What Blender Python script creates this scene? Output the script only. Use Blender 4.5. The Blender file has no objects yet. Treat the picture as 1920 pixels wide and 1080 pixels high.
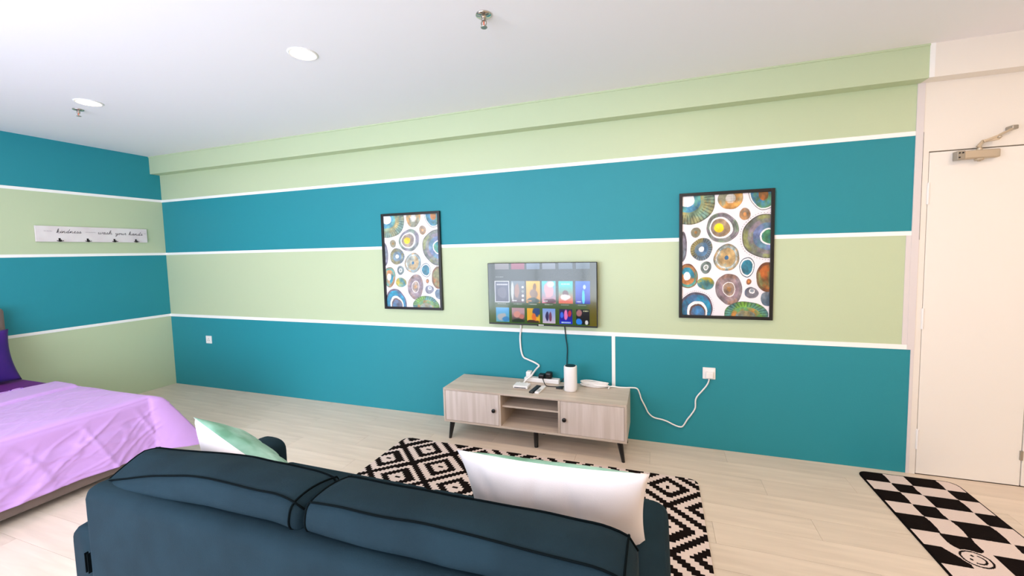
import bpy, bmesh, math, random
import numpy as np
from mathutils import Vector, Matrix, noise as mnoise

random.seed(4)
C = bpy.context.scene.collection
sc = bpy.context.scene
PI = math.pi

# ------------------------------------------------------------------ camera
CAM = Vector((5.6272, -3.3035, 1.5397))
yaw, pitch, roll = -0.3272, -0.0679, -0.0226
fwd = Vector((math.sin(yaw)*math.cos(pitch), math.cos(yaw)*math.cos(pitch), math.sin(pitch)))
r0 = Vector((math.cos(yaw), -math.sin(yaw), 0)); u0 = r0.cross(fwd)
rgt = r0*math.cos(roll) + u0*math.sin(roll); upv = -r0*math.sin(roll) + u0*math.cos(roll)
cam = bpy.data.cameras.new('camera'); co = bpy.data.objects.new('camera', cam); C.objects.link(co)
co.matrix_world = Matrix(((rgt.x, upv.x, -fwd.x, CAM.x), (rgt.y, upv.y, -fwd.y, CAM.y), (rgt.z, upv.z, -fwd.z, CAM.z), (0, 0, 0, 1)))
cam.sensor_width = 36; cam.lens = 763.37/1920*36
cam.shift_x = -14.3/1920; cam.shift_y = -18.6/1920
cam.clip_start = 0.02
sc.camera = co

# ------------------------------------------------------------------ world, light, exposure
W = bpy.data.worlds.new('world'); sc.world = W; W.use_nodes = True
bg = W.node_tree.nodes['Background']
bg.inputs[0].default_value = (0.86, 0.89, 1.09, 1); bg.inputs[1].default_value = 13.5
sc.view_settings.view_transform = 'Standard'; sc.view_settings.look = 'None'
sc.view_settings.gamma = 1; sc.view_settings.use_curve_mapping = False
sc.view_settings.exposure = -0.42
sc.cycles.use_denoising = True
sc.cycles.max_bounces = 12; sc.cycles.diffuse_bounces = 8
sc.cycles.sample_clamp_indirect = 6

RX = 9.4; RY = -4.7; H = 2.725            # room size: x 0..RX, y RY..0
WX0, WX1, WZ0, WZ1 = 1.4, 5.2, 0.25, 2.40   # window opening in the wall behind the camera

def area(name, loc, rot, sx, sy, power, col, portal=False, shape='RECTANGLE'):
    l = bpy.data.lights.new(name, 'AREA'); l.shape = shape; l.size = sx
    if shape == 'RECTANGLE': l.size_y = sy
    l.energy = power; l.color = col
    if portal: l.cycles.is_portal = True
    o = bpy.data.objects.new(name, l); C.objects.link(o); o.location = loc; o.rotation_euler = rot
    return o
area('window_portal', ((WX0+WX1)/2, RY-0.12, (WZ0+WZ1)/2), (PI/2, 0, 0), WX1-WX0, WZ1-WZ0, 1, (1, 1, 1), portal=True)
WARM = (1.0, 0.74, 0.54)
LAMPS = [(1.567, -1.35), (3.646, -1.35), (5.72, -1.35), (7.8, -1.35), (1.567, -3.5), (3.646, -3.5), (5.72, -3.5), (7.8, -3.5)]  # first two are in view; the others are unseen, added for their light
for i, (x, y) in enumerate(LAMPS):
    area('downlight_lamp', (x, y, H-0.03), (0, 0, 0), 0.13, 0.13, 7 if x < 5 else 15, WARM, shape='DISK')

# ------------------------------------------------------------------ helpers
def s2l(c):
    return tuple((v/12.92 if v <= 0.04045 else ((v+0.055)/1.055)**2.4) for v in (x/255 for x in c))

def mat(name, col, rough=0.5, metal=0.0, bump=0.0, bscale=60.0, var=0.0, vscale=3.0, col2=None, sheen=0.0,
        emit=None, estr=0.0, coat=0.0, stretch=(1, 1, 1), spec=0.5, detail=3.0):
    m = bpy.data.materials.new(name); m.use_nodes = True
    nt = m.node_tree; b = nt.nodes['Principled BSDF']; L = nt.links
    lin = s2l(col)
    b.inputs['Base Color'].default_value = (*lin, 1)
    b.inputs['Roughness'].default_value = rough; b.inputs['Metallic'].default_value = metal
    b.inputs['Specular IOR Level'].default_value = spec
    b.inputs['Sheen Weight'].default_value = sheen; b.inputs['Coat Weight'].default_value = coat
    tc = nt.nodes.new('ShaderNodeTexCoord'); mp = nt.nodes.new('ShaderNodeMapping'); mp.inputs['Scale'].default_value = stretch
    L.new(tc.outputs['Object'], mp.inputs[0])
    if var or col2:
        n = nt.nodes.new('ShaderNodeTexNoise'); n.inputs['Scale'].default_value = vscale; n.inputs['Detail'].default_value = detail
        L.new(mp.outputs[0], n.inputs['Vector'])
        r = nt.nodes.new('ShaderNodeValToRGB'); c2 = s2l(col2) if col2 else tuple(v*(1-var) for v in lin)
        r.color_ramp.elements[0].position = 0.35; r.color_ramp.elements[1].position = 0.65
        r.color_ramp.elements[0].color = (*c2, 1); r.color_ramp.elements[1].color = (*lin, 1)
        L.new(n.outputs[0], r.inputs[0]); L.new(r.outputs[0], b.inputs['Base Color'])
    if bump:
        n = nt.nodes.new('ShaderNodeTexNoise'); n.inputs['Scale'].default_value = bscale; n.inputs['Detail'].default_value = 4
        L.new(mp.outputs[0], n.inputs['Vector'])
        bp = nt.nodes.new('ShaderNodeBump'); bp.inputs['Strength'].default_value = bump; bp.inputs['Distance'].default_value = 0.002
        L.new(n.outputs[0], bp.inputs['Height']); L.new(bp.outputs[0], b.inputs['Normal'])
    if emit:
        b.inputs['Emission Color'].default_value = (*s2l(emit), 1); b.inputs['Emission Strength'].default_value = estr
    return m

def print_mat(name, rough=0.5, emission=0.0, coat=0.0, bump=0.0, bscale=300):
    """material of a flat printed / displayed surface or a woven pattern: the colours sit in the attribute 'print'"""
    m = bpy.data.materials.new(name); m.use_nodes = True
    nt = m.node_tree; b = nt.nodes['Principled BSDF']; L = nt.links
    a = nt.nodes.new('ShaderNodeAttribute'); a.attribute_name = 'print'
    b.inputs['Roughness'].default_value = rough; b.inputs['Coat Weight'].default_value = coat
    b.inputs['Coat Roughness'].default_value = 0.06
    if emission:
        b.inputs['Base Color'].default_value = (0.01, 0.01, 0.01, 1)
        L.new(a.outputs['Color'], b.inputs['Emission Color']); b.inputs['Emission Strength'].default_value = emission
    else:
        L.new(a.outputs['Color'], b.inputs['Base Color'])
    if bump:
        n = nt.nodes.new('ShaderNodeTexNoise'); n.inputs['Scale'].default_value = bscale
        bp = nt.nodes.new('ShaderNodeBump'); bp.inputs['Strength'].default_value = bump; bp.inputs['Distance'].default_value = 0.003
        L.new(n.outputs[0], bp.inputs['Height']); L.new(bp.outputs[0], b.inputs['Normal'])
    return m

def obj(name, bm, m, parent=None, smooth=False, kind=None, bevel=0.0, seg=2, label=None):
    me = bpy.data.meshes.new(name)
    bm.normal_update()
    bm.to_mesh(me); bm.free()
    for x in (m if isinstance(m, (list, tuple)) else [m]): me.materials.append(x)
    o = bpy.data.objects.new(name, me); C.objects.link(o)
    if parent is not None: o.parent = parent
    if smooth:
        me.polygons.foreach_set('use_smooth', [True]*len(me.polygons))
    if bevel:
        b = o.modifiers.new('bevel', 'BEVEL'); b.width = bevel; b.segments = seg; b.limit_method = 'ANGLE'; b.angle_limit = 0.6
        me.polygons.foreach_set('use_smooth', [True]*len(me.polygons))
        w = o.modifiers.new('wn', 'WEIGHTED_NORMAL')
    if kind: o['kind'] = kind
    if label: o['label'] = label
    return o

def tag(o, label, cat, group=None):
    o['label'] = label; o['category'] = cat
    if group: o['group'] = group
    return o

def thing(name, label, cat, loc=(0, 0, 0), rz=0, group=None):
    o = bpy.data.objects.new(name, None); C.objects.link(o); o.location = loc; o.rotation_euler = (0, 0, rz)
    o.empty_display_size = 0.1
    return tag(o, label, cat, group)

def box(bm, x0, x1, y0, y1, z0, z1, mi=0):
    vs = [bm.verts.new(p) for p in ((x0, y0, z0), (x1, y0, z0), (x1, y1, z0), (x0, y1, z0), (x0, y0, z1), (x1, y0, z1), (x1, y1, z1), (x0, y1, z1))]
    fs = []
    for q in ((0, 3, 2, 1), (4, 5, 6, 7), (0, 1, 5, 4), (1, 2, 6, 5), (2, 3, 7, 6), (3, 0, 4, 7)):
        f = bm.faces.new([vs[i] for i in q]); f.material_index = mi; fs.append(f)
    return vs
def bx(*a):
    bm = bmesh.new(); box(bm, *a); return bm

def bbox(x0, x1, y0, y1, z0, z1, r, seg=3):
    """box with rounded edges"""
    bm = bx(x0, x1, y0, y1, z0, z1)
    bmesh.ops.bevel(bm, geom=bm.edges[:], offset=r, segments=seg, profile=0.5, affect='EDGES')
    return bm

def lathe(prof, n=32, cx=0, cy=0, cz=0, sx=1, sy=1, bm=None, mi=0, power=2.0):
    bm = bm or bmesh.new(); rings = []
    for (r, z) in prof:
        ring = []
        for k in range(n):
            a = 2*PI*k/n; c, s = math.cos(a), math.sin(a)
            if power != 2.0:
                c = math.copysign(abs(c)**(2/power), c); s = math.copysign(abs(s)**(2/power), s)
            ring.append(bm.verts.new((cx+r*sx*c, cy+r*sy*s, cz+z)))
        rings.append(ring)
    for a, b in zip(rings, rings[1:]):
        for k in range(n):
            f = bm.faces.new((a[k], a[(k+1) % n], b[(k+1) % n], b[k])); f.material_index = mi
    if prof[0][0] > 1e-6: bm.faces.new(rings[0][::-1]).material_index = mi
    if prof[-1][0] > 1e-6: bm.faces.new(rings[-1]).material_index = mi
    return bm

def smooth_path(pts, sub=6):
    P = [Vector(p) for p in pts]; P = [P[0]*2-P[1]] + P + [P[-1]*2-P[-2]]; out = []
    for i in range(1, len(P)-2):
        a, b, c, d = P[i-1:i+3]
        for k in range(sub):
            t = k/sub
            out.append(0.5*((2*b)+(c-a)*t+(2*a-5*b+4*c-d)*t*t+(3*b-a-3*c+d)*t**3))
    out.append(P[-2]); return out

def tube(pts, r, n=8, bm=None, sub=6, flat=1.0, mi=0):
    bm = bm or bmesh.new(); P = smooth_path(pts, sub) if sub > 1 else [Vector(p) for p in pts]
    rings = []; up = Vector((0.13, -0.97, 0.2)).normalized()
    for i, p in enumerate(P):
        t = (P[min(i+1, len(P)-1)]-P[max(i-1, 0)]).normalized()
        s = t.cross(up)
        if s.length < 1e-3: s = t.cross(Vector((1, 0, 0)))
        s.normalize(); u = s.cross(t).normalized()
        rr = r[i*len(r)//len(P)] if isinstance(r, (list, tuple)) else r
        rings.append([bm.verts.new(p+s*math.cos(2*PI*k/n)*rr+u*math.sin(2*PI*k/n)*rr*flat) for k in range(n)])
    for a, b in zip(rings, rings[1:]):
        for k in range(n): bm.faces.new((a[k], a[(k+1) % n], b[(k+1) % n], b[k])).material_index = mi
    bm.faces.new(rings[0][::-1]); bm.faces.new(rings[-1])
    return bm

def leg_bm(top, bot, rt, rb, n=16):
    bm = bmesh.new(); a = []; b = []
    for k in range(n):
        c, s = math.cos(2*PI*k/n), math.sin(2*PI*k/n)
        a.append(bm.verts.new((top[0]+rt*c, top[1]+rt*s, top[2]))); b.append(bm.verts.new((bot[0]+rb*c, bot[1]+rb*s, bot[2])))
    for k in range(n): bm.faces.new((b[k], b[(k+1) % n], a[(k+1) % n], a[k]))
    bm.faces.new(a); bm.faces.new(b[::-1]); return bm

# ------------------------------------------------------------------ materials
TEAL = mat('teal_wall_paint', (26, 139, 152), 0.6, bump=0.25, bscale=90)
GREEN = mat('sage_green_wall_paint', (192, 207, 170), 0.5, bump=0.25, bscale=90)
CREAM = mat('cream_wall_paint', (236, 230, 220), 0.5, bump=0.15, bscale=90)
WHITE = mat('white_paint', (245, 245, 242), 0.45)
CEIL = mat('ceiling_white', (242, 241, 244), 0.85, bump=0.1, bscale=60)
LINE = mat('white_line_paint', (250, 250, 246), 0.5)
STRIP = mat('pale_grey_trim', (222, 215, 214), 0.5)
DOORM = mat('cream_door_paint', (238, 234, 226), 0.35, bump=0.05, bscale=20)
STEEL = mat('brushed_steel', (170, 165, 155), 0.35, metal=0.9)
CHROME = mat('chrome', (200, 195, 185), 0.15, metal=1.0)
BLACKP = mat('black_plastic', (18, 18, 20), 0.35)
WHITEP = mat('white_plastic', (242, 240, 238), 0.35)
SLOT = mat('dark_slot', (30, 28, 28), 0.6)
FRAMEB = mat('black_frame', (16, 17, 16), 0.35)

def floor_mat():
    m = mat('pale_vinyl_plank', (216, 202, 180), 0.48)
    nt = m.node_tree; L = nt.links; b = nt.nodes['Principled BSDF']
    tc = nt.nodes.new('ShaderNodeTexCoord'); mp = nt.nodes.new('ShaderNodeMapping'); mp.inputs['Scale'].default_value = (0.9, 9, 1)
    L.new(tc.outputs['Object'], mp.inputs[0])
    n = nt.nodes.new('ShaderNodeTexNoise'); n.inputs['Scale'].default_value = 2.2; n.inputs['Detail'].default_value = 6; n.inputs['Distortion'].default_value = 0.6
    L.new(mp.outputs[0], n.inputs['Vector'])
    oi = nt.nodes.new('ShaderNodeObjectInfo')
    r = nt.nodes.new('ShaderNodeValToRGB')
    r.color_ramp.elements[0].position = 0.25; r.color_ramp.elements[0].color = (*s2l((212, 196, 178)), 1)
    r.color_ramp.elements[1].position = 0.7; r.color_ramp.elements[1].color = (*s2l((231, 215, 197)), 1)
    L.new(n.outputs[0], r.inputs[0])
    hs = nt.nodes.new('ShaderNodeHueSaturation')
    mr = nt.nodes.new('ShaderNodeMapRange'); mr.inputs[3].default_value = 0.965; mr.inputs[4].default_value = 1.03
    L.new(oi.outputs['Random'], mr.inputs[0]); L.new(mr.outputs[0], hs.inputs['Value'])
    L.new(r.outputs[0], hs.inputs['Color']); L.new(hs.outputs[0], b.inputs['Base Color'])
    bp = nt.nodes.new('ShaderNodeBump'); bp.inputs['Strength'].default_value = 0.08; bp.inputs['Distance'].default_value = 0.002
    L.new(n.outputs[0], bp.inputs['Height']); L.new(bp.outputs[0], b.inputs['Normal'])
    return m
FLOORM = floor_mat()

def wood_mat(name, sc3):
    m = mat(name, (206, 190, 172), 0.45)
    nt = m.node_tree; L = nt.links; b = nt.nodes['Principled BSDF']
    tc = nt.nodes.new('ShaderNodeTexCoord')
    ng = nt.nodes.new('ShaderNodeNewGeometry')
    mp = nt.nodes.new('ShaderNodeMapping'); mp.inputs['Scale'].default_value = sc3
    L.new(tc.outputs['Object'], mp.inputs[0])
    n = nt.nodes.new('ShaderNodeTexNoise'); n.inputs['Scale'].default_value = 1.2; n.inputs['Detail'].default_value = 5; n.inputs['Distortion'].default_value = 0.4
    L.new(mp.outputs[0], n.inputs['Vector'])
    r = nt.nodes.new('ShaderNodeValToRGB')
    r.color_ramp.elements[0].position = 0.3; r.color_ramp.elements[0].color = (*s2l((188, 172, 156)), 1)
    r.color_ramp.elements[1].position = 0.7; r.color_ramp.elements[1].color = (*s2l((214, 200, 184)), 1)
    L.new(n.outputs[0], r.inputs[0]); L.new(r.outputs[0], b.inputs['Base Color'])
    return m
WOOD = wood_mat('pale_ash_laminate', (26, 26, 1.6)); WOODH = wood_mat('pale_ash_laminate_flat', (1.6, 26, 26))

# ------------------------------------------------------------------ room shell
h1, h2, h3, HB, BD, W1 = 0.852, 1.593, 2.222, 2.526, 0.099, 7.178
T = 0.14; ZB = -0.1
# floor: a slab with planks lying on it
sub = obj('floor', bx(-T, RX+T, RY-T, T, -0.12, -0.006), mat('dark_joint', (150, 132, 110), 0.8), kind='structure')
pw, pl = 0.18, 1.22
pm = {}
row = 0; y = 0.0
while y > RY+1e-6:
    y0 = max(y-pw, RY); x = -((row*0.43) % 1)*pl
    while x < RX:
        a, b_ = max(x, 0), min(x+pl, RX)
        if b_-a > 0.02:
            key = (round(b_-a, 3), round(y-y0, 3))
            if key not in pm:
                bm = bx(0.0006, b_-a-0.0006, 0.0006, y-y0-0.0006, 0, 0.006); me = bpy.data.meshes.new('floor_plank'); bm.to_mesh(me); bm.free(); me.materials.append(FLOORM); pm[key] = me
            o = bpy.data.objects.new('floor_plank', pm[key]); C.objects.link(o); o.parent = sub; o.location = (a, y0, -0.006)
        x += pl
    y -= pw; row += 1

obj('ceiling', bx(-T, RX+T, RY-T, T, H, H+0.12), CEIL, kind='structure')

bm = bmesh.new()
for i, (a, b_) in enumerate(((ZB, h1), (h1, h2), (h2, h3), (h3, H))):
    box(bm, -T, 7.215, 0, T, a, b_, 0 if i in (0, 2) else 1)
box(bm, 7.215, 7.247, 0, T, ZB, H, 2)
box(bm, 7.247, 8.72, 0, T, 2.103, H, 2)
box(bm, 7.247, 8.72, 0.045, T, ZB, 2.103, 2)
box(bm, 8.72, RX+T, 0, T, ZB, H, 2)
obj('wall_back', bm, [TEAL, GREEN, CREAM], kind='structure')
bm = bmesh.new()
for i, (a, b_) in enumerate(((ZB, h1), (h1, h2), (h2, h3), (h3, H))):
    box(bm, -T, 0, RY, 0, a, b_, 1 if i in (0, 2) else 0)
obj('wall_left', bm, [TEAL, GREEN], kind='structure')
obj('wall_right', bx(RX, RX+T, RY, 0, ZB, H), CREAM, kind='structure')
bm = bmesh.new()
box(bm, -T, WX0, RY-T, RY, ZB, H); box(bm, WX1, RX+T, RY-T, RY, ZB, H)
box(bm, WX0, WX1, RY-T, RY, ZB, WZ0); box(bm, WX0, WX1, RY-T, RY, WZ1, H)
obj('wall_front', bm, CREAM, kind='structure')
# window behind the camera
wf = bmesh.new()
for (a, b_, c, d) in ((WX0, WX0+.05, WZ0, WZ1), (WX1-.05, WX1, WZ0, WZ1), (WX0+.05, WX1-.05, WZ0, WZ0+.05), (WX0+.05, WX1-.05, WZ1-.05, WZ1)):
    box(wf, a, b_, RY-.09, RY-.04, c, d)
for k in range(1, 4):
    x = WX0+(WX1-WX0)*k/4; box(wf, x-.025, x+.025, RY-.09, RY-.04, WZ0+.05, WZ1-.05)
win = obj('window_1', wf, WHITE, kind='structure')
gm = bpy.data.materials.new('window_glass'); gm.use_nodes = True; nt = gm.node_tree; nt.nodes.clear()
out = nt.nodes.new('ShaderNodeOutputMaterial'); tr = nt.nodes.new('ShaderNodeBsdfTransparent'); gl = nt.nodes.new('ShaderNodeBsdfGlossy'); mx = nt.nodes.new('ShaderNodeMixShader')
tr.inputs[0].default_value = (0.95, 0.98, 0.97, 1); gl.inputs['Roughness'].default_value = 0.02; mx.inputs[0].default_value = 0.05
nt.links.new(tr.outputs[0], mx.inputs[1]); nt.links.new(gl.outputs[0], mx.inputs[2]); nt.links.new(mx.outputs[0], out.inputs[0])
for k in range(4):
    xa = WX0+(WX1-WX0)*k/4+.025+(.025 if k == 0 else 0); xb = WX0+(WX1-WX0)*(k+1)/4-.025-(.025 if k == 3 else 0)
    obj('window_pane', bx(xa, xb, RY-.068, RY-.062, WZ0+.05, WZ1-.05), gm, win)

# boxed beam under the ceiling
bm = bmesh.new(); box(bm, 0, 7.185, -BD, 0, HB, H, 0); obj('beam', bm, GREEN, kind='structure')
bm = bmesh.new(); box(bm, 7.185, RX, -BD, 0, HB, H, 0); obj('beam', bm, CREAM, kind='structure')
obj('trim_1', bx(7.182, 7.208, -BD-.003, -BD, HB, H), WHITE, kind='structure')
# trim strips
n = 2
def trim(x0, x1, y0, y1, z0, z1, m=LINE):
    global n
    obj('trim_%d' % n, bx(x0, x1, y0, y1, z0, z1), m, kind='structure'); n += 1
lw = 0.014
trim(0, 7.175, -.003, 0, h1-.018, h1+.014); trim(0, 7.175, -.003, 0, h2-.014, h2+.014); trim(0, 7.175, -.003, 0, h3-.014, h3+.014)
for hh in (h1, h2, h3): trim(0, .003, RY, -.003, hh-.014, hh+.014)
trim(5.278, 5.305, -.003, 0, 0.02, h1-.018)
trim(7.175, 7.213, -.006, 0, h1-.018, HB, STRIP)
trim(7.148, 7.175, -.004, 0, h1+.014, h2-.014, STRIP)
trim(7.196, 7.213, -.004, 0, 0, h1-.018, STRIP)
# ceiling edge bead along the beam
trim(0, 7.182, -BD-.006, -BD, H-.012, H, GREEN)
# door frame groove and jamb
trim(7.2145, 7.2175, -.001, 0.001, 1.55, 2.225, SLOT)

# door leaves
def leaf(name, x0, x1, hinge_side):
    d = obj(name, bx(x0, x1, 0.001, 0.04, 0.004, 2.096), DOORM, kind='structure', bevel=0.002)
    return d
d1 = leaf('door_1', 7.2515, 7.766, 'l')
d2 = leaf('door_2', 7.772, 8.714, 'r')
for z in (0.24, 1.04, 1.84):
    hb = lathe([(0.0065, 0), (0.0065, 0.135)], 12, 7.2490, -.004, z-.0675); box(hb, 7.2495, 7.254, -.003, 0.002, z-.066, z+.066)
    obj('hinge', hb, WHITEP, d1)
bolt = bbox(7.757, 7.771, -.008, .002, .17, .23, .002); obj('flush_bolt', bolt, STEEL, d2)
# lever on the far leaf (outside the frame to the right)
hb = lathe([(0.025, 0), (0.025, 0.01), (0.011, 0.012), (0.011, 0.045)], 20); bmesh.ops.rotate(hb, verts=hb.verts, cent=(0, 0, 0), matrix=Matrix.Rotation(PI/2, 3, 'X')); bmesh.ops.translate(hb, verts=hb.verts, vec=(7.85, 0.001, 1.0))
tube([(7.85, -.042, 1.0), (7.92, -.045, 1.0), (7.97, -.043, 1.0)], 0.009, 10, hb); obj('handle', hb, STEEL, d2, smooth=True)

# door closer
dc = thing('door_closer', 'satin steel door closer with a folded arm at the top of the cream door', 'door closer', (7.47, -.0, 2.06))
def rel(bm, o):
    bmesh.ops.translate(bm, verts=bm.verts, vec=-o.location); return bm
CL = mat('satin_closer_metal', (196, 182, 160), 0.42, metal=0.55)
obj('body', rel(bbox(7.375, 7.565, -.045, .0, 2.033, 2.083, .008), dc), CL, dc, smooth=False)
b1 = bbox(7.362, 7.40, -.047, .0, 2.031, 2.085, .004)
obj('end_cap', rel(b1, dc), STEEL, dc)
for sx_, sz_ in ((7.372, 2.045), (7.372, 2.072), (7.388, 2.072)):
    s = lathe([(0.0045, 0), (0.0045, 0.003)], 10); bmesh.ops.rotate(s, verts=s.verts, cent=(0, 0, 0), matrix=Matrix.Rotation(PI/2, 3, 'X')); bmesh.ops.translate(s, verts=s.verts, vec=(sx_, -.047, sz_))
    obj('screw', rel(s, dc), SLOT, dc)
s = lathe([(0.019, 2.022), (0.021, 2.026), (0.021, 2.034)], 20, 7.475, -.026, 0); lathe([(0.008, 2.016), (0.008, 2.023)], 12, 7.475, -.026, 0, bm=s)
obj('spindle_cap', rel(s, dc), CL, dc, smooth=True)
s = lathe([(0.014, 2.083), (0.014, 2.092), (0.009, 2.092), (0.009, 2.106)], 16, 7.475, -.026, 0)
obj('spindle', rel(s, dc), CL, dc)
arm = bmesh.new()
def bar(bm, a, b_, w, t):
    a, b_ = Vector(a), Vector(b_); d = (b_-a).normalized(); s_ = d.cross(Vector((0, 1, 0))).normalized()*w/2; u_ = Vector((0, 1, 0))*t/2
    vs = [bm.verts.new(p+i*s_+j*u_) for p in (a, b_) for i, j in ((-1, -1), (1, -1), (1, 1), (-1, 1))]
    for q in ((0, 3, 2, 1), (4, 5, 6, 7), (0, 1, 5, 4), (1, 2, 6, 5), (2, 3, 7, 6), (3, 0, 4, 7)): bm.faces.new([vs[i] for i in q])
bar(arm, (7.463, -.03, 2.10), (7.487, -.035, 2.135), 0.016, .014); bar(arm, (7.480, -.035, 2.132), (7.548, -.05, 2.140), 0.017, .010)
obj('main_arm', rel(arm, dc), CL, dc, bevel=.002)
arm = bmesh.new(); bar(arm, (7.482, -.046, 2.130), (7.55, -.055, 2.158), 0.013, .006); bar(arm, (7.545, -.055, 2.157), (7.612, -.05, 2.193), 0.013, .006)
obj('fore_arm', rel(arm, dc), CL, dc, bevel=.0015)
s = bmesh.new(); bmesh.ops.create_uvsphere(s, u_segments=12, v_segments=8, radius=0.011); bmesh.ops.translate(s, verts=s.verts, vec=(7.548, -.052, 2.148)); obj('elbow', rel(s, dc), CL, dc, smooth=True)
s = bbox(7.602, 7.632, -.055, .0, 2.186, 2.210, .005); obj('arm_shoe', rel(s, dc), STEEL, dc)

# ------------------------------------------------------------------ ceiling fittings
GLOW = mat('lit_lamp_face', (255, 235, 215), 0.5, emit=(255, 214, 176), estr=22)
lampr = []
LB = {(1.567, -1.35): 'round recessed downlight glowing beside the small sprinkler, nearest the teal side wall',
      (3.646, -1.35): 'round recessed downlight glowing on the open ceiling, larger in view, no sprinkler beside it'}
for i, (x, y) in enumerate(LAMPS):
    lab = LB.get((x, y)) or 'unseen downlight added for light, %s from the teal side wall in the %s row' % (('first', 'second', 'third', 'fourth')[i % 4], 'television side' if y > -2 else 'window side')
    t = thing('downlight', lab, 'ceiling light', (x, y, H), group='recessed ceiling downlights')
    obj('trim_ring', lathe([(0.068, -.001), (0.068, -.006), (0.078, -.006), (0.084, -.0005)], 36), WHITE, t, smooth=True)
    obj('diffuser', lathe([(0.001, -.0150), (0.03, -.0135), (0.052, -.0095), (0.0665, -.004), (0.0675, -.0005)], 36), GLOW, t, smooth=True)
def sprinkler(x, y, lab, big):
    t = thing('sprinkler', lab, 'sprinkler', (x, y, H), group='ceiling fire sprinklers')
    k = 1.0 if big else .85
    obj('escutcheon', lathe([(0.04*k, -.0002), (0.041*k, -.004), (0.036*k, -.008), (0.02*k, -.011), (0.012*k, -.014), (0.012*k, -.02)], 28), CHROME, t, smooth=True)
    obj('body', lathe([(0.011*k, -.018), (0.012*k, -.028), (0.009*k, -.031)], 16), STEEL, t, smooth=True)
    for s in (-1, 1):
        obj('yoke_arm', tube([(s*.008*k, 0, -.028*k), (s*.014*k, 0, -.04*k), (s*.010*k, 0, -.052*k), (s*.002*k, 0, -.060*k)], .0028*k, 8), STEEL, t, smooth=True)
    obj('glass_bulb', lathe([(0.001, -.056*k), (0.004*k, -.05*k), (0.004*k, -.035*k), (0.001, -.030*k)], 12), mat('amber_bulb', (220, 120, 90), 0.2), t, smooth=True)
    obj('deflector', lathe([(0.016*k, -.060*k), (0.017*k, -.062*k), (0.016*k, -.064*k)], 20), STEEL, t)
sprinkler(4.80, -1.335, 'chrome pendent fire sprinkler alone near the top centre of the ceiling', True)
sprinkler(1.31, -1.293, 'small dark pendent fire sprinkler right beside the downlight near the side wall', False)

# ------------------------------------------------------------------ printed grids
def grid_print(name, w, h, nu, nv, fn, m, parent=None, facing='y', smooth=True):
    """flat sheet w x h, lower left corner at the origin, facing -y (or +z), colours from fn(U,V) in sRGB 0..255"""
    U, V = np.meshgrid(np.linspace(0, 1, nu+1), np.linspace(0, 1, nv+1))
    col = np.clip(fn(U, V), 0, 255)/255.0
    lin = np.where(col <= 0.04045, col/12.92, ((col+0.055)/1.055)**2.4)
    n_ = (nu+1)*(nv+1); co_ = np.zeros((n_, 3), np.float32)
    co_[:, 0] = U.ravel()*w
    if facing == 'y': co_[:, 2] = V.ravel()*h
    else: co_[:, 1] = V.ravel()*h
    i = np.arange(nu)[None, :]+np.arange(nv)[:, None]*(nu+1); i = i.ravel()
    F = np.stack([i, i+1, i+nu+2, i+nu+1], 1).astype(np.int32)
    me = bpy.data.meshes.new(name); me.vertices.add(n_); me.vertices.foreach_set('co', co_.ravel())
    me.loops.add(F.size); me.loops.foreach_set('vertex_index', F.ravel())
    me.polygons.add(len(F)); me.polygons.foreach_set('loop_start', np.arange(0, F.size, 4, dtype=np.int32))
    me.update(calc_edges=True)
    a = me.color_attributes.new('print', 'FLOAT_COLOR', 'POINT')
    rgba = np.ones((n_, 4), np.float32); rgba[:, :3] = lin.reshape(-1, 3); a.data.foreach_set('color', rgba.ravel())
    me.materials.append(m); me.validate()
    o = bpy.data.objects.new(name, me); C.objects.link(o)
    if parent is not None: o.parent = parent
    return o

def fbm(U, V, seed, f0=2.0, octs=4):
    rs = np.random.RandomState(seed); out = np.zeros_like(U); amp = 1; tot = 0
    for k in range(octs):
        for j in range(4):
            a = rs.rand()*2*PI; f = f0*(0.7+rs.rand()*0.7)*2**k
            out += amp*np.sin(2*PI*f*(U*math.cos(a)+V*math.sin(a))+rs.rand()*6.28+1.3*np.sin(2*PI*f*.6*(V*math.cos(a)-U*math.sin(a))+rs.rand()*6))
        tot += amp*4; amp *= 0.6
    return 0.5+0.5*out/tot*2.0

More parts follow.
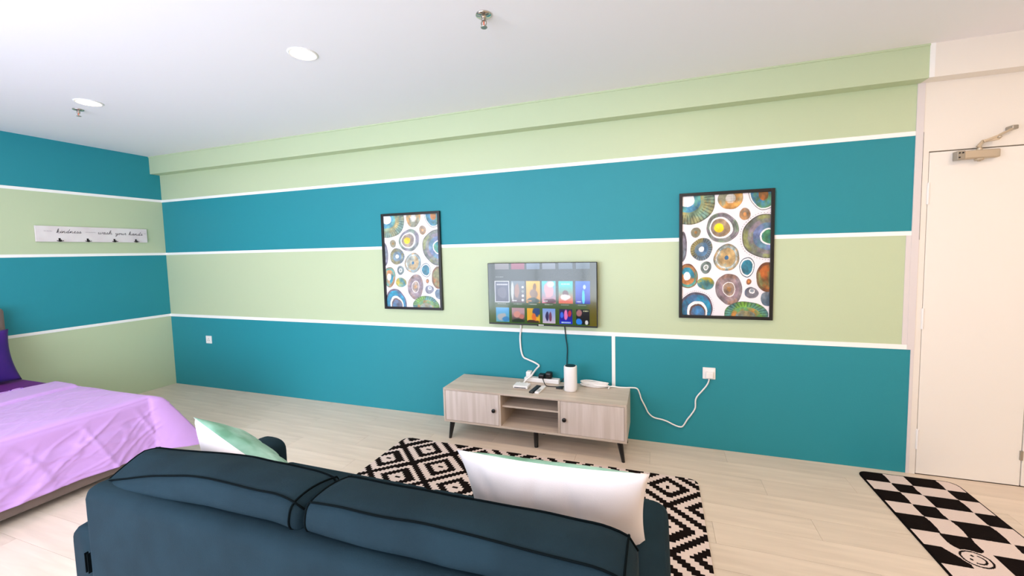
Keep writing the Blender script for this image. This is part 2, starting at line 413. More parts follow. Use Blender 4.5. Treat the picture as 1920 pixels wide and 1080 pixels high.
WH = (243, 240, 240)
BL = [  # cx, cy, rx, ry (px of a 1003 x 1080 zoom of the print), layers: (t, colour a, colour b), hole offset, rays
 (185, 120, 210, 195, [(.27, WH, WH), (.5, (70, 140, 175), (90, 160, 150)), (.72, (120, 150, 120), (170, 150, 90)), (1, (110, 145, 130), (150, 150, 105))], (.0, .0), 46),
 (515, 118, 90, 88, [(.35, (190, 185, 175), (160, 160, 150)), (1, (135, 135, 110), (205, 150, 80))], (0, 0), 0),
 (748, 98, 108, 115, [(.33, (165, 95, 40), (120, 90, 50)), (.86, (60, 120, 150), (80, 130, 90)), (.95, WH, WH), (1, (50, 60, 60), (60, 70, 70))], (0, .12), 0),
 (620, 240, 43, 42, [(.3, (215, 150, 90), (200, 140, 80)), (1, (140, 120, 100), (170, 125, 80))], (0, 0), 0),
 (455, 333, 125, 105, [(.30, (252, 212, 25), (250, 190, 30)), (.60, (165, 140, 110), (140, 125, 115)), (.72, WH, WH), (.88, (120, 115, 125), (125, 140, 125)), (.90, (80, 80, 80), (80, 80, 80)), (1, (140, 130, 140), (120, 145, 120))], (-.22, 0), 0),
 (795, 405, 192, 162, [(.32, (40, 120, 140), (70, 140, 100)), (.38, WH, WH), (.62, (105, 120, 160), (90, 130, 150)), (.8, (130, 120, 130), (120, 130, 110)), (.97, (110, 115, 110), (135, 140, 90)), (1, (80, 80, 80), (80, 80, 80))], (.05, 0), 0),
 (255, 360, 40, 37, [(.3, (160, 110, 40), (150, 110, 60)), (1, (130, 120, 90), (120, 120, 100))], (0, 0), 0),
 (300, 485, 85, 84, [(.24, WH, WH), (.6, (80, 120, 155), (110, 130, 140)), (1, (95, 115, 130), (150, 140, 90))], (0, 0), 26),
 (490, 550, 100, 95, [(.16, (60, 120, 150), (50, 100, 140)), (.72, (150, 160, 150), (190, 160, 110)), (.80, (235, 235, 230), (120, 150, 160)), (1, (185, 150, 100), (110, 135, 140))], (0, 0), 0),
 (640, 620, 58, 70, [(.74, (40, 130, 155), (50, 110, 130)), (.90, WH, WH), (1, (30, 70, 90), (40, 80, 90))], (0, 0), 0),
 (335, 620, 42, 47, [(.30, (170, 180, 170), (150, 160, 150)), (.46, WH, WH), (1, (120, 140, 125), (105, 120, 120))], (0, 0), 0),
 (195, 685, 76, 98, [(.34, WH, WH), (.7, (40, 140, 165), (200, 130, 70)), (.9, (170, 120, 70), (80, 150, 140)), (1, (140, 80, 50), (120, 100, 60))], (-.1, 0), 0),
 (335, 738, 64, 50, [(1, (70, 130, 135), (180, 160, 50))], (0, 0), 0),
 (510, 780, 97, 120, [(.16, (215, 150, 70), (190, 140, 90)), (.42, (150, 135, 130), (165, 140, 120)), (.47, WH, WH), (.75, (140, 120, 130), (150, 130, 130)), (1, (120, 110, 115), (160, 125, 110))], (0, 0), 0),
 (655, 725, 20, 22, [(.4, (210, 130, 60), (200, 120, 60)), (1, (150, 100, 70), (150, 100, 70))], (0, 0), 0),
 (675, 805, 50, 43, [(.3, (140, 150, 160), (140, 150, 160)), (.42, WH, WH), (1, (90, 105, 130), (120, 120, 130))], (.1, -.4), 0),
 (795, 690, 95, 102, [(.8, (165, 90, 40), (120, 120, 75)), (1, (120, 70, 45), (110, 90, 60))], (0, 0), 0),
 (790, 848, 52, 50, [(1, (85, 110, 130), (110, 120, 130))], (0, 0), 0),
 (262, 935, 135, 128, [(.42, (60, 120, 170), (90, 90, 110)), (.50, (110, 75, 60), (90, 70, 70)), (.62, WH, WH), (.90, (25, 130, 165), (60, 100, 140)), (1, (95, 75, 95), (90, 90, 110))], (.12, .28), 0),
 (632, 965, 155, 102, [(.45, (130, 150, 150), (150, 140, 100)), (.66, (190, 130, 60), (90, 140, 90)), (1, (80, 135, 130), (110, 160, 60))], (0, .2), 30),
 (150, 465, 40, 110, [(.75, (130, 125, 140), (110, 120, 130)), (1, (90, 85, 95), (90, 90, 100))], (0, 0), 0),
 (880, 470, 30, 30, [(1, (120, 120, 120), (120, 120, 120))], (0, 0), 0),
]
def art_fn(seed, pale, yellow):
    def fn(U, V):
        X = 150+U*652; Y = 92+(1-V)*885
        n0 = fbm(U, V, seed, 1.5, 3)[..., None]
        img = np.array((240, 234, 238.))*(1-n0*.0)+(n0-.5)*np.array((6, 8, 4))
        ink = fbm(U, V*1.4, seed+9, 5, 4)
        for bi, (cx, cy, rx, ry, lay, off, rays) in enumerate(BL):
            dx = (X-cx)/rx; dy = (Y-cy)/ry
            th = np.arctan2(dy, dx); rs = np.random.RandomState(seed+bi*7)
            wob = 1+.05*np.sin(2*th+rs.rand()*6)+.03*np.sin(3*th+rs.rand()*6)+.01*np.sin(7*th+rs.rand()*6)
            t = np.hypot(dx, dy)/wob
            mask = t < 1
            mix = np.clip((fbm(U, V, seed+bi*3+1, 3.2, 4)-.5)*3+.5, 0, 1)[..., None]
            o_ = np.zeros_like(img); prev = 0
            done = np.zeros(t.shape, bool)
            for (tt, ca, cb) in lay:
                k = (1-min(tt, 1))
                d2 = np.hypot(dx-off[0]*k*1.3, dy-off[1]*k*1.3)/wob
                sel = (~done) & (d2 < tt if tt < 1 else t <= 1)
                cc = np.array(ca)*(1-mix)+np.array(cb)*mix
                if ca is not WH: cc = cc*(1+(ink[..., None]-.5)*.5)*1.0
                if rays and ca is not WH and tt > .6:
                    rr = (np.sin(th*rays) > .45) & (t > .62); cc = np.where(rr[..., None], cc*.72, cc)
                o_ = np.where(sel[..., None], cc, o_); done |= sel
            edge = np.clip((1-t)*min(rx, ry)/2.2, 0, 1)[..., None]
            o_ = np.where(((t > .955) & (t < 1))[..., None], o_*.75, o_)
            if pale: o_ = o_*.80+np.array((44, 48, 52))
            img = np.where(mask[..., None], img*(1-edge)+o_*edge, img)
            # dotted ring round some shapes
            if bi in (5, 18, 8):
                q = 1.06 if bi != 8 else .84
                ring = (np.abs(t-q) < .012*100/min(rx, ry)) & (np.sin(th*60) > 0)
                img = np.where(ring[..., None], np.array((95, 85, 95.)) if bi != 8 else np.array((245, 245, 240.)), img)
        # stipple on the second disc
        dx = (X-515)/38; dy = (Y-125)/34; t = np.hypot(dx, dy)
        dots = (t < 1) & (np.sin(X*.75)*np.sin(Y*.75) > .25); img = np.where(dots[..., None], np.array((245, 245, 240.)), img)
        return img
    return fn
ARTM = print_mat('printed_art_paper', 0.35, coat=0.25)
def picture(x0, x1, z0, z1, seed, pale, lab, tilt):
    t = thing('framed_picture', lab, 'picture', ((x0+x1)/2, 0, z0), group='framed abstract prints on the TV wall')
    w, h, f = x1-x0, z1-z0, 0.022
    bm = bmesh.new(); box(bm, -w/2, -w/2+f, -.028, -.002, 0, h); box(bm, w/2-f, w/2, -.028, -.002, 0, h); box(bm, -w/2+f, w/2-f, -.028, -.002, 0, f); box(bm, -w/2+f, w/2-f, -.028, -.002, h-f, h)
    obj('frame', bm, FRAMEB, t, bevel=.0015)
    obj('backing', bx(-w/2+f, w/2-f, -.012, -.003, f, h-f), BLACKP, t)
    p = grid_print('print', w-2*f, h-2*f, 260, 370, art_fn(seed, pale, 0), ARTM, t); p.location = (-w/2+f, -.0135, f)
    return t
picture(3.133, 3.762, 1.007, 1.913, 11, True, 'black framed abstract stone print in paler blues hanging left of the television', 0)
picture(5.781, 6.401, 1.004, 1.932, 31, False, 'black framed abstract stone print with yellow-centred disc between television and door', 0)

# ------------------------------------------------------------------ television
tv = thing('television', 'slim wall-mounted flat television showing rows of colourful film posters', 'television', (4.708, 0, .909))
w, h = .936, .527
obj('housing', bbox(-w/2, w/2, -.072, -.04, 0, h, .004), BLACKP, tv)
obj('rear_housing', bbox(-w/2+.12, w/2-.12, -.042, -.012, .03, h-.12, .008), BLACKP, tv)
obj('wall_bracket', bx(-.12, .12, -.014, -.0, .14, .34), STEEL, tv)
obj('badge', bx(-.02, .025, -.0735, -.0715, .004, .0095), WHITEP, tv)
s = lathe([(0.006, -.006), (0.006, 0)], 12); s2 = obj('sensor', s, BLACKP, tv); s2.location = (-.03, -.06, .001)

def screen_fn(U, V):
    X = U*w2; Z = V*h2
    n1 = fbm(U, V, 5, 1.0, 3)[..., None]
    img = np.array((44, 84, 14.))*(1-n1)+np.array((72, 96, 16.))*n1
    img = img*(np.clip(1.25-V, .55, 1))[..., None]
    xr = np.clip((U-.90)/.05, 0, 1)[..., None]*np.clip(1.3-V*1.2, .3, 1)[..., None]; img = img*(1-xr)+np.array((104, 92, 10.))*xr
    def tile(x0, x1, z0, z1, fn):
        nonlocal img
        m = (X >= x0) & (X <= x1) & (Z >= z0) & (Z <= z1)
        if not m.any(): return
        u = (X-x0)/(x1-x0); v = (Z-z0)/(z1-z0)
        img = np.where(m[..., None], fn(u, v), img)
    def blend(a, b_, t): t = np.clip(t, 0, 1)[..., None]; return np.array(a)*(1-t)+np.array(b_)*t
    def fig(im, u, v, cx, cy, rx, ry, c, sd=0, soft=.25):
        t = np.hypot((u-cx)/rx, (v-cy)/ry)*(1+.25*(fbm(u, v, 77+sd, 1.5, 2)-.5))
        k = np.clip((1-t)/soft, 0, 1)[..., None]; return im*(1-k)+np.array(c)*k
    def cap(im, u, v, c=(235, 235, 240), y0=.06, y1=.11, x0=.08, x1=.4):
        m = (v > y0) & (v < y1) & (u > x0) & (u < x1) & (np.sin(u*90) > -.5); return np.where(m[..., None], np.array(c, float), im)
    def p1(u, v):
        im = blend((60, 60, 78), (70, 80, 100), v); im = fig(im, u, v, .5, .45, .35, .3, (95, 95, 110), 1); im = cap(im, u, v, (225, 225, 235), .80, .86, .12, .88)
        b_ = (u < .05) | (u > .95) | (v < .03) | (v > .97); return np.where(b_[..., None], np.array((225, 228, 235.)), im)
    def p2(u, v):
        im = blend((90, 70, 60), (110, 130, 140), v); im = fig(im, u, v, .42, .55, .2, .38, (165, 120, 95), 2); im = fig(im, u, v, .1, .5, .12, .5, (200, 205, 200), 3)
        for k in range(4): im = fig(im, u, v, .84, .12+.2*k, .1, .07, (225, 225, 225) if k != 2 else (150, 160, 150), 4)
        return cap(im, u, v)
    def p3(u, v):
        im = blend((235, 150, 20), (250, 200, 60), v); im = fig(im, u, v, .62, .72, .14, .18, (140, 100, 40), 5); im = fig(im, u, v, .55, .42, .34, .25, (150, 120, 90), 6); im = fig(im, u, v, .5, .1, .5, .16, (40, 70, 50), 7); return cap(im, u, v, (240, 150, 60))
    def p4(u, v):
        im = blend((230, 130, 150), (60, 215, 225), v); im = fig(im, u, v, .5, .6, .36, .42, (240, 170, 180), 8); im = fig(im, u, v, .62, .86, .3, .15, (240, 215, 225), 9); im = fig(im, u, v, .6, .1, .45, .12, (90, 20, 40), 10); return cap(im, u, v)
    def p5(u, v):
        im = blend((230, 110, 60), (30, 220, 220), v*1.3-.15); im = fig(im, u, v, .5, .45, .22, .17, (110, 70, 60), 11); im = fig(im, u, v, .5, .28, .4, .14, (240, 225, 230), 12); im = cap(im, u, v, (200, 250, 250), .84, .9, .2, .8); return cap(im, u, v, (230, 70, 40), .05, .12, .05, .95)
    def p6(u, v):
        im = blend((10, 30, 170), (40, 120, 235), v); im = fig(im, u, v, .55, .3, .12, .34, (70, 215, 245), 13); im = fig(im, u, v, .62, .74, .12, .12, (205, 225, 250), 14); return cap(im, u, v, (220, 230, 255))
    def q1(u, v):
        im = blend((90, 170, 190), (70, 170, 235), v); im = fig(im, u, v, .45, .35, .4, .3, (170, 175, 180), 15); return fig(im, u, v, .75, .2, .3, .2, (40, 130, 190), 16)
    def q2(u, v):
        im = blend((40, 30, 20), (190, 150, 160), v*1.5); im = fig(im, u, v, .4, .55, .3, .25, (220, 150, 140), 17); im = fig(im, u, v, .75, .4, .2, .2, (200, 120, 110), 18); return fig(im, u, v, .5, .1, .6, .16, (20, 40, 15), 19)
    def q3(u, v):
        im = blend((240, 180, 30), (235, 170, 20), v); im = fig(im, u, v, .75, .75, .35, .35, (20, 60, 120), 20); im = fig(im, u, v, .55, .4, .2, .3, (230, 110, 40), 21); return fig(im, u, v, .4, .05, .6, .18, (60, 30, 20), 22)
    def q4(u, v):
        im = blend((210, 190, 205), (120, 160, 230), v); im = fig(im, u, v, .35, .5, .14, .35, (50, 40, 90), 23); im = fig(im, u, v, .6, .45, .12, .35, (120, 60, 90), 24); return im
    def q5(u, v):
        im = blend((20, 40, 210), (30, 10, 60), v); im = fig(im, u, v, .5, .6, .15, .4, (240, 120, 190), 25); im = fig(im, u, v, .2, .6, .14, .25, (60, 110, 240), 26); im = fig(im, u, v, .8, .7, .15, .25, (200, 40, 60), 27); return cap(im, u, v, (190, 220, 255), .05, .16, .15, .85)
    def q6(u, v):
        im = blend((10, 10, 12), (14, 12, 14), v); im = fig(im, u, v, .22, .75, .25, .25, (170, 110, 110), 28); im = fig(im, u, v, .22, .18, .28, .24, (40, 130, 230), 29); im = fig(im, u, v, .78, .15, .14, .16, (220, 220, 220), 30); return cap(im, u, v, (210, 210, 160), .86, .92, .55, .92)
    xs = [(4.302, 4.434), (4.449, 4.573), (4.584, 4.703), (4.720, 4.838), (4.860, 4.978), (4.999, 5.116)]
    for (a, b_), fn in zip(xs, (p1, p2, p3, p4, p5, p6)):
        tile(a-4.244, b_-4.244, 1.094-.916, 1.277-.916, fn)
        tile(a-4.244+.02, b_-4.244-.03, 1.078-.916, 1.084-.916, lambda u, v: np.where((np.sin(u*70) > -.3)[..., None], np.array((170, 180, 165.)), np.array((50, 60, 40.)))*np.ones(u.shape+(1,)))
    for (a, b_), fn in zip(xs, (q1, q2, q3, q4, q5, q6)):
        tile(a-4.240, b_-4.250, .925-.916, 1.050-.916, fn)
    cc = [(125, 120, 120), (150, 60, 80), (110, 130, 150), (120, 130, 140), (90, 110, 120), (90, 110, 120)]
    for (a, b_), c in zip(xs, cc):
        tile(a-4.244+.006, b_-4.244, 1.375-.916, 1.44-.916, lambda u, v, c=c: blend(c, tuple(min(255, q+20) for q in c), v))
    tile(4.31-4.244, 4.38-4.244, 1.308-.916, 1.316-.916, lambda u, v: np.where((np.sin(u*60) > -.3)[..., None], np.array((120, 130, 120.)), np.array((60, 70, 60.)))*np.ones(u.shape+(1,)))
    tile(4.86-4.244, 4.965-4.244, 1.424-.916, 1.431-.916, lambda u, v: np.where((np.sin(u*80) > -.4)[..., None], np.array((230, 235, 235.)), np.array((120, 130, 130.)))*np.ones(u.shape+(1,)))
    return img
w2, h2 = w-.012, h-.018
p = grid_print('screen', w2, h2, 300, 170, screen_fn, print_mat('lit_screen', 0.14, emission=1.25, coat=0.25), tv); p.location = (-w/2+.006, -.0728, .013)

# ------------------------------------------------------------------ TV console
SX0, SX1, SYF, SYB, SZ0, SZ1 = 3.965, 5.423, -.4207, -.035, .153, .4333
st = thing('tv_console', 'low pale wood TV console with two cupboards and open middle on black legs', 'cabinet', ((SX0+SX1)/2, (SYF+SYB)/2, 0))
def sp(name, bm, m=WOOD, parent=st, **k): return obj(name, rel(bm, st), m, parent, **k)
tt = .016
sp('top', bx(SX0, SX1, SYF, SYB, SZ1-tt, SZ1), WOODH, bevel=.001)
sp('bottom', bx(SX0, SX1, SYF, SYB, SZ0, SZ0+tt), WOODH, bevel=.001)
sp('side_panel', bx(SX0, SX0+tt, SYF, SYB, SZ0+tt, SZ1-tt)); sp('side_panel', bx(SX1-tt, SX1, SYF, SYB, SZ0+tt, SZ1-tt))
sp('back_panel', bx(SX0+tt, SX1-tt, SYB-.006, SYB, SZ0+tt, SZ1-tt))
sp('divider', bx(4.452, 4.468, SYF, SYB-.006, SZ0+tt, SZ1-tt)); sp('divider', bx(4.926, 4.942, SYF, SYB-.006, SZ0+tt, SZ1-tt))
sp('shelf', bx(4.468, 4.926, SYF+.035, SYB-.006, .312, .326), WOODH)
KN = mat('black_knob', (14, 12, 14), 0.3)
for (a, b_, kx, kz) in ((SX0+tt+.002, 4.450, 4.413, .292), (4.944, SX1-tt-.002, 4.975, .283)):
    d = sp('cupboard_door', bx(a, b_, SYF+.001, SYF+.017, SZ0+tt+.002, SZ1-tt-.002), mat('pale_door_laminate', (224, 212, 204), 0.45, col2=(208, 195, 184), vscale=1.5, stretch=(22, 22, 1.2)), bevel=.001)
    k = lathe([(0.006, 0), (0.006, .010), (0.0145, .012), (0.016, .018), (0.0145, .024), (0.001, .026)], 20)
    bmesh.ops.rotate(k, verts=k.verts, cent=(0, 0, 0), matrix=Matrix.Rotation(PI/2, 3, 'X')); bmesh.ops.translate(k, verts=k.verts, vec=(kx, SYF+.001, kz))
    obj('knob', rel(k, st), KN, d, smooth=True)
for (tx, bx_) in ((4.022, 3.998), (5.368, 5.395)):
    for (ty, by) in ((-.375, -.385), (-.085, -.07)):
        sp('leg', leg_bm((tx, ty, SZ0), (bx_, by, 0), .023, .012), BLACKP, smooth=False)
for ty in (-.34, -.10): sp('leg', leg_bm((4.728, ty, SZ0), (4.728, ty, 0), .021, .016), BLACKP)

# objects on the console (top surface z = SZ1)
Z = SZ1
cyl = thing('router', 'white cylindrical router with black top standing on the TV console', 'router', (4.982, -.216, Z))
obj('body', lathe([(.043, 0), (.048, .004), (.050, .02), (.050, .190), (.048, .196), (.044, .198)], 40, power=2.6), WHITEP, cyl, smooth=True)
obj('top_grille', lathe([(.041, .1982), (.040, .1995), (.030, .1990), (.001, .1985)], 40, power=2.6), BLACKP, cyl, smooth=True)
bxr = thing('modem', 'small white network box with a dark front slot at the left of the remotes', 'modem', (4.59, -.245, Z))
obj('body', bbox(-.063, .060, -.047, .045, .003, .026, .005), WHITEP, bxr)
obj('front_slot', bx(-.052, .045, -.0478, -.0465, .009, .015), SLOT, bxr)
for fx in (-.05, .05): obj('foot', lathe([(.006, 0), (.006, .0035)], 10, fx, 0), BLACKP, bxr)
for k, xx in enumerate((-.045, -.01, .02)):
    obj('plug', bbox(xx-.006, xx+.006, .044, .075, .008, .019, .002), WHITEP, bxr)
def remote(name, loc, rz, m, lab, L, w_, nb):
    t = thing(name, lab, 'remote control', loc, rz, 'remote controls on the TV console')
    obj('case', bbox(-w_/2, w_/2, 0, L, 0, .015, .005), m, t)
    bc = SLOT if m is WHITEP else mat('grey_button', (70, 70, 74), 0.5)
    for i in range(nb):
        for j in (-1, 0, 1):
            obj('button', lathe([(.0035, .0148), (.0035, .0165)], 8, j*.010, L*.18+i*L*.11), bc, t)
remote('remote_control', (4.700, -.362, Z), -.10, BLACKP, 'black remote control lying beside the white one on the console', .165, .038, 6)
remote('remote_control', (4.745, -.362, Z), -.10, WHITEP, 'white remote control lying right of the black one on the console', .165, .036, 3)
stp = thing('power_strip', 'white power strip lying against the wall at the back of the console', 'power strip', (4.73, -.075, Z))
obj('body', bbox(-.17, .13, -.028, .028, 0, .036, .006), WHITEP, stp)
obj('socket', bx(-.02, .02, -.018, .018, .036, .0365), SLOT, stp)
pg = tag(obj('plug', bbox(4.575, 4.62, -.10, -.045, Z+.036, Z+.085, .008), WHITEP), 'white plug standing in the left end of the power strip', 'plug', 'plugs in the power strip')
pg = tag(obj('plug', bbox(4.685, 4.735, -.105, -.05, Z+.036, Z+.072, .009), BLACKP), 'black plug in the power strip, the lower and left one of two', 'plug', 'plugs in the power strip')
s = bbox(4.742, 4.80, -.105, -.045, Z+.036, Z+.092, .016)
tag(obj('power_adapter', s, BLACKP), 'bulky black power adapter in the power strip, taller than the plug beside it', 'power adapter')
CAB = mat('white_cable', (244, 242, 240), 0.4)
def cable(name, pts, r, m, lab, sub=6): return tag(obj(name, tube(pts, r, 8, sub=sub), m, smooth=True), lab, 'cable')
cable('antenna_cable', [(4.516, -.03, .925), (4.512, -.012, .88), (4.503, -.012, .80), (4.503, -.012, .74), (4.510, -.012, .67), (4.530, -.012, .617), (4.575, -.012, .597), (4.635, -.014, .575), (4.668, -.016, .553), (4.655, -.03, .535), (4.645, -.08, .520), (4.630, -.122, .495), (4.600, -.145, .470), (4.58, -.168, .450)], .0075, CAB,
      'thick white flat cable running from the television down to the modem')
cable('tv_cable', [(4.897, -.04, .93), (4.897, -.012, .89), (4.905, -.012, .80), (4.916, -.012, .72), (4.913, -.012, .64), (4.910, -.014, .57), (4.905, -.02, .50), (4.88, -.03, .455), (4.862, -.045, .4385)], .0045, mat('dark_teal_cable', (22, 50, 60), 0.4),
      'dark thin cable hanging from the television behind the cylindrical router')
cable('adapter_cable', [(4.72, -.10, Z+.05), (4.735, -.125, Z+.03), (4.77, -.17, Z+.006), (4.83, -.18, Z+.005), (4.90, -.16, Z+.005), (4.96, -.155, Z+.005)], .0035, BLACKP,
      'thin black cord looping from the black adapter to the router')
tag(obj('cable_connector', bbox(4.862, 4.915, -.215, -.185, Z, Z+.014, .004), BLACKP), 'small black connector block lying against the left of the router', 'connector')
# bundle of white cable
bm = bmesh.new()
for k in range(9):
    rx_, ry_ = .105+random.uniform(-.012, .010), .030+random.uniform(-.012, .006); ph = random.uniform(-.2, .2)
    pts = [(5.150+rx_*math.cos(PI*2*q/14+ph), -.088+ry_*math.sin(PI*2*q/14+ph)+random.uniform(-.002, .002), Z+.0055+k*.0040+.004*(1+math.cos(PI*4*q/14+k))) for q in range(15)]
    tube(pts, .0042, 7, bm, sub=4)
tag(obj('cable_bundle', bm, CAB, smooth=True), 'bundled coil of white extension cord lying right of the router', 'cable')
tag(obj('extension_cord', tube([(5.262, -.118, Z+.006), (5.27, -.085, Z+.012), (5.30, -.075, Z+.012), (5.34, -.065, Z+.006), (5.39, -.06, Z+.006), (5.435, -.045, Z+.005), (5.475, -.03, Z-.004), (5.494, -.012, .385), (5.505, -.012, .345), (5.535, -.012, .285), (5.56, -.012, .235), (5.60, -.012, .203), (5.66, -.012, .193), (5.70, -.012, .182), (5.75, -.012, .160), (5.79, -.012, .150), (5.815, -.012, .160), (5.845, -.012, .215), (5.875, -.012, .260), (5.900, -.012, .310), (5.902, -.012, .370), (5.915, -.012, .405), (5.945, -.012, .445), (5.975, -.012, .487), (5.990, -.014, .520), (5.995, -.022, .553)], .0055, 8), CAB, smooth=True),
    'white extension cord sagging along the teal wall up to the wall socket', 'cord')
# sockets
def outlet(x, z, s, lab, plugged):
    t = thing('wall_socket', lab, 'socket', (x, 0, z), group='white wall sockets')
    obj('plate', bbox(-s/2, s/2, -.009, 0, -s/2, s/2, .003), WHITEP, t)
    if plugged:
        obj('switch', bx(.018, .034, -.012, -.009, .008, .03), WHITE, t)
    else:
        for (a, b_) in ((0, .012), (-.012, -.008), (.012, -.008)): obj('pin_hole', bx(a-.003, a+.003, -.0094, -.0088, b_-.004, b_+.004), SLOT, t)
    return t
outlet(.638, .577, .09, 'empty white wall socket low on the teal wall near the room corner', False)
outlet(5.995, .585, .088, 'white wall socket with a plug and hanging white cord', True)
tag(obj('plug', bbox(5.97, 6.022, -.036, -.0095, .553, .60, .006), WHITEP), 'white plug pushed into the wall socket at the right of the console', 'plug')

# ------------------------------------------------------------------ hook board on the side wall
sg = thing('hook_board', 'white wooden hook board with script lettering on the green wall band', 'coat rack', (0.004, -.64, 1.727))
Y0, Y1, HZ = -.447, .450, .154
obj('board', bbox(0, .018, Y0, Y1, 0, HZ, .002), mat('white_washed_board', (232, 226, 224), 0.6, col2=(222, 212, 212), vscale=6), sg)
for u in (.18, .415, .66, .875):
    yy = Y0+(Y1-Y0)*u
    hk = tube([(.019, yy, .028), (.022, yy, .012), (.034, yy, .004), (.044, yy, .010), (.046, yy, .020)], .0042, 8); box(hk, .0175, .021, yy-.007, yy+.007, .002, .036)
    tube([(.022, yy-.0, .012), (.026, yy+.014, .008), (.032, yy+.024, .012)], .003, 6, hk); tube([(.022, yy, .012), (.026, yy-.014, .008), (.032, yy-.024, .012)], .003, 6, hk)
    obj('hook', hk, mat('dark_iron', (28, 24, 24), 0.4, metal=.6), sg, smooth=True)
GL = {  # script letters as pen strokes, x-height 1; (width, [strokes])
 'k': (.95, [[(.0, .1), (.25, 1.2), (.32, 2.1), (.18, 2.2), (.12, 1.6), (.12, 0)], [(.12, .5), (.45, 1.0), (.55, .8), (.2, .55), (.5, 0), (.8, .05), (.95, .3)]]),
 'i': (.5, [[(0, .3), (.2, 1.0), (.15, .2), (.3, 0), (.5, .3)], [(.24, 1.38), (.27, 1.48)]]),
 'n': (1.05, [[(0, .3), (.15, 1.0), (.12, 0), (.3, .8), (.5, 1.0), (.6, .8), (.58, .2), (.75, 0), (1.05, .3)]]),
 'd': (.95, [[(0, .3), (.3, .9), (.5, 1.0), (.25, .9), (.1, .4), (.25, 0), (.5, .3), (.72, 2.1), (.55, .3), (.7, 0), (.95, .3)]]),
 'e': (.75, [[(0, .3), (.35, .6), (.45, .9), (.3, 1.0), (.12, .6), (.2, .1), (.4, 0), (.75, .3)]]),
 's': (.7, [[(0, .3), (.35, 1.1), (.3, .8), (.5, .3), (.3, 0), (.1, .08), (.45, .1), (.7, .3)]]),
 'w': (1.2, [[(0, .6), (.12, 1.0), (.12, .2), (.28, 0), (.5, .3), (.56, 1.0), (.56, .2), (.75, 0), (.95, .5), (.98, 1.0), (1.2, .85)]]),
 'a': (.9, [[(0, .3), (.3, .9), (.55, 1.0), (.25, .95), (.1, .4), (.25, 0), (.5, .4), (.6, 1.0), (.55, .2), (.65, 0), (.9, .3)]]),
 'h': (1.0, [[(0, .3), (.3, 1.4), (.35, 2.1), (.2, 2.2), (.14, 1.5), (.12, 0), (.3, .8), (.5, 1.0), (.6, .8), (.55, .2), (.7, 0), (1.0, .3)]]),
 'y': (.95, [[(0, .6), (.12, 1.0), (.12, .3), (.3, .1), (.55, .5), (.6, 1.0), (.5, -.6), (.3, -1.0), (.15, -.7), (.5, -.1), (.95, .3)]]),
 'o': (.85, [[(0, .3), (.3, 1.0), (.1, .6), (.2, 0), (.5, .3), (.45, .9), (.3, 1.0), (.55, .85), (.85, .8)]]),
 'u': (1.0, [[(0, .3), (.12, 1.0), (.12, .25), (.28, 0), (.55, .5), (.6, 1.0), (.58, .2), (.72, 0), (1.0, .3)]]),
 'r': (.7, [[(0, .3), (.2, 1.0), (.22, 1.15), (.42, .9), (.35, .2), (.5, 0), (.7, .3)]]),
 '~': (1.0, [[(0, .5), (.25, .9), (.4, .3), (.6, .8), (.75, .3), (1.0, .6)]]),
}
def script(text, u0, u1, base, xh, m, name):
    tw = sum(GL[c][0] for c in text); k = (u1-u0)*(Y1-Y0)/tw; x = Y0+(Y1-Y0)*u0; bm = bmesh.new()
    for c in text:
        for s_ in GL[c][1]:
            tube([(.0184, x+(px+.18*pz)*k, base+pz*xh) for px, pz in s_], .0017 if m is INK else .0011, 5, bm, sub=4)
        x += GL[c][0]*k
    return obj(name, bm, m, sg)
INK = mat('black_lettering', (50, 45, 52), 0.7); FAINT = mat('faded_lettering', (176, 168, 172), 0.7)
script('kindness', .16, .365, .088, .018, INK, 'lettering')
script('wash', .51, .645, .085, .018, INK, 'lettering'); script('your', .675, .78, .082, .018, INK, 'lettering'); script('hands', .805, .95, .080, .018, INK, 'lettering')
script('~~~', .06, .125, .100, .008, FAINT, 'faded_lettering'); script('~~~~', .40, .49, .096, .008, FAINT, 'faded_lettering'); script('~', .965, .985, .095, .010, FAINT, 'faded_lettering')

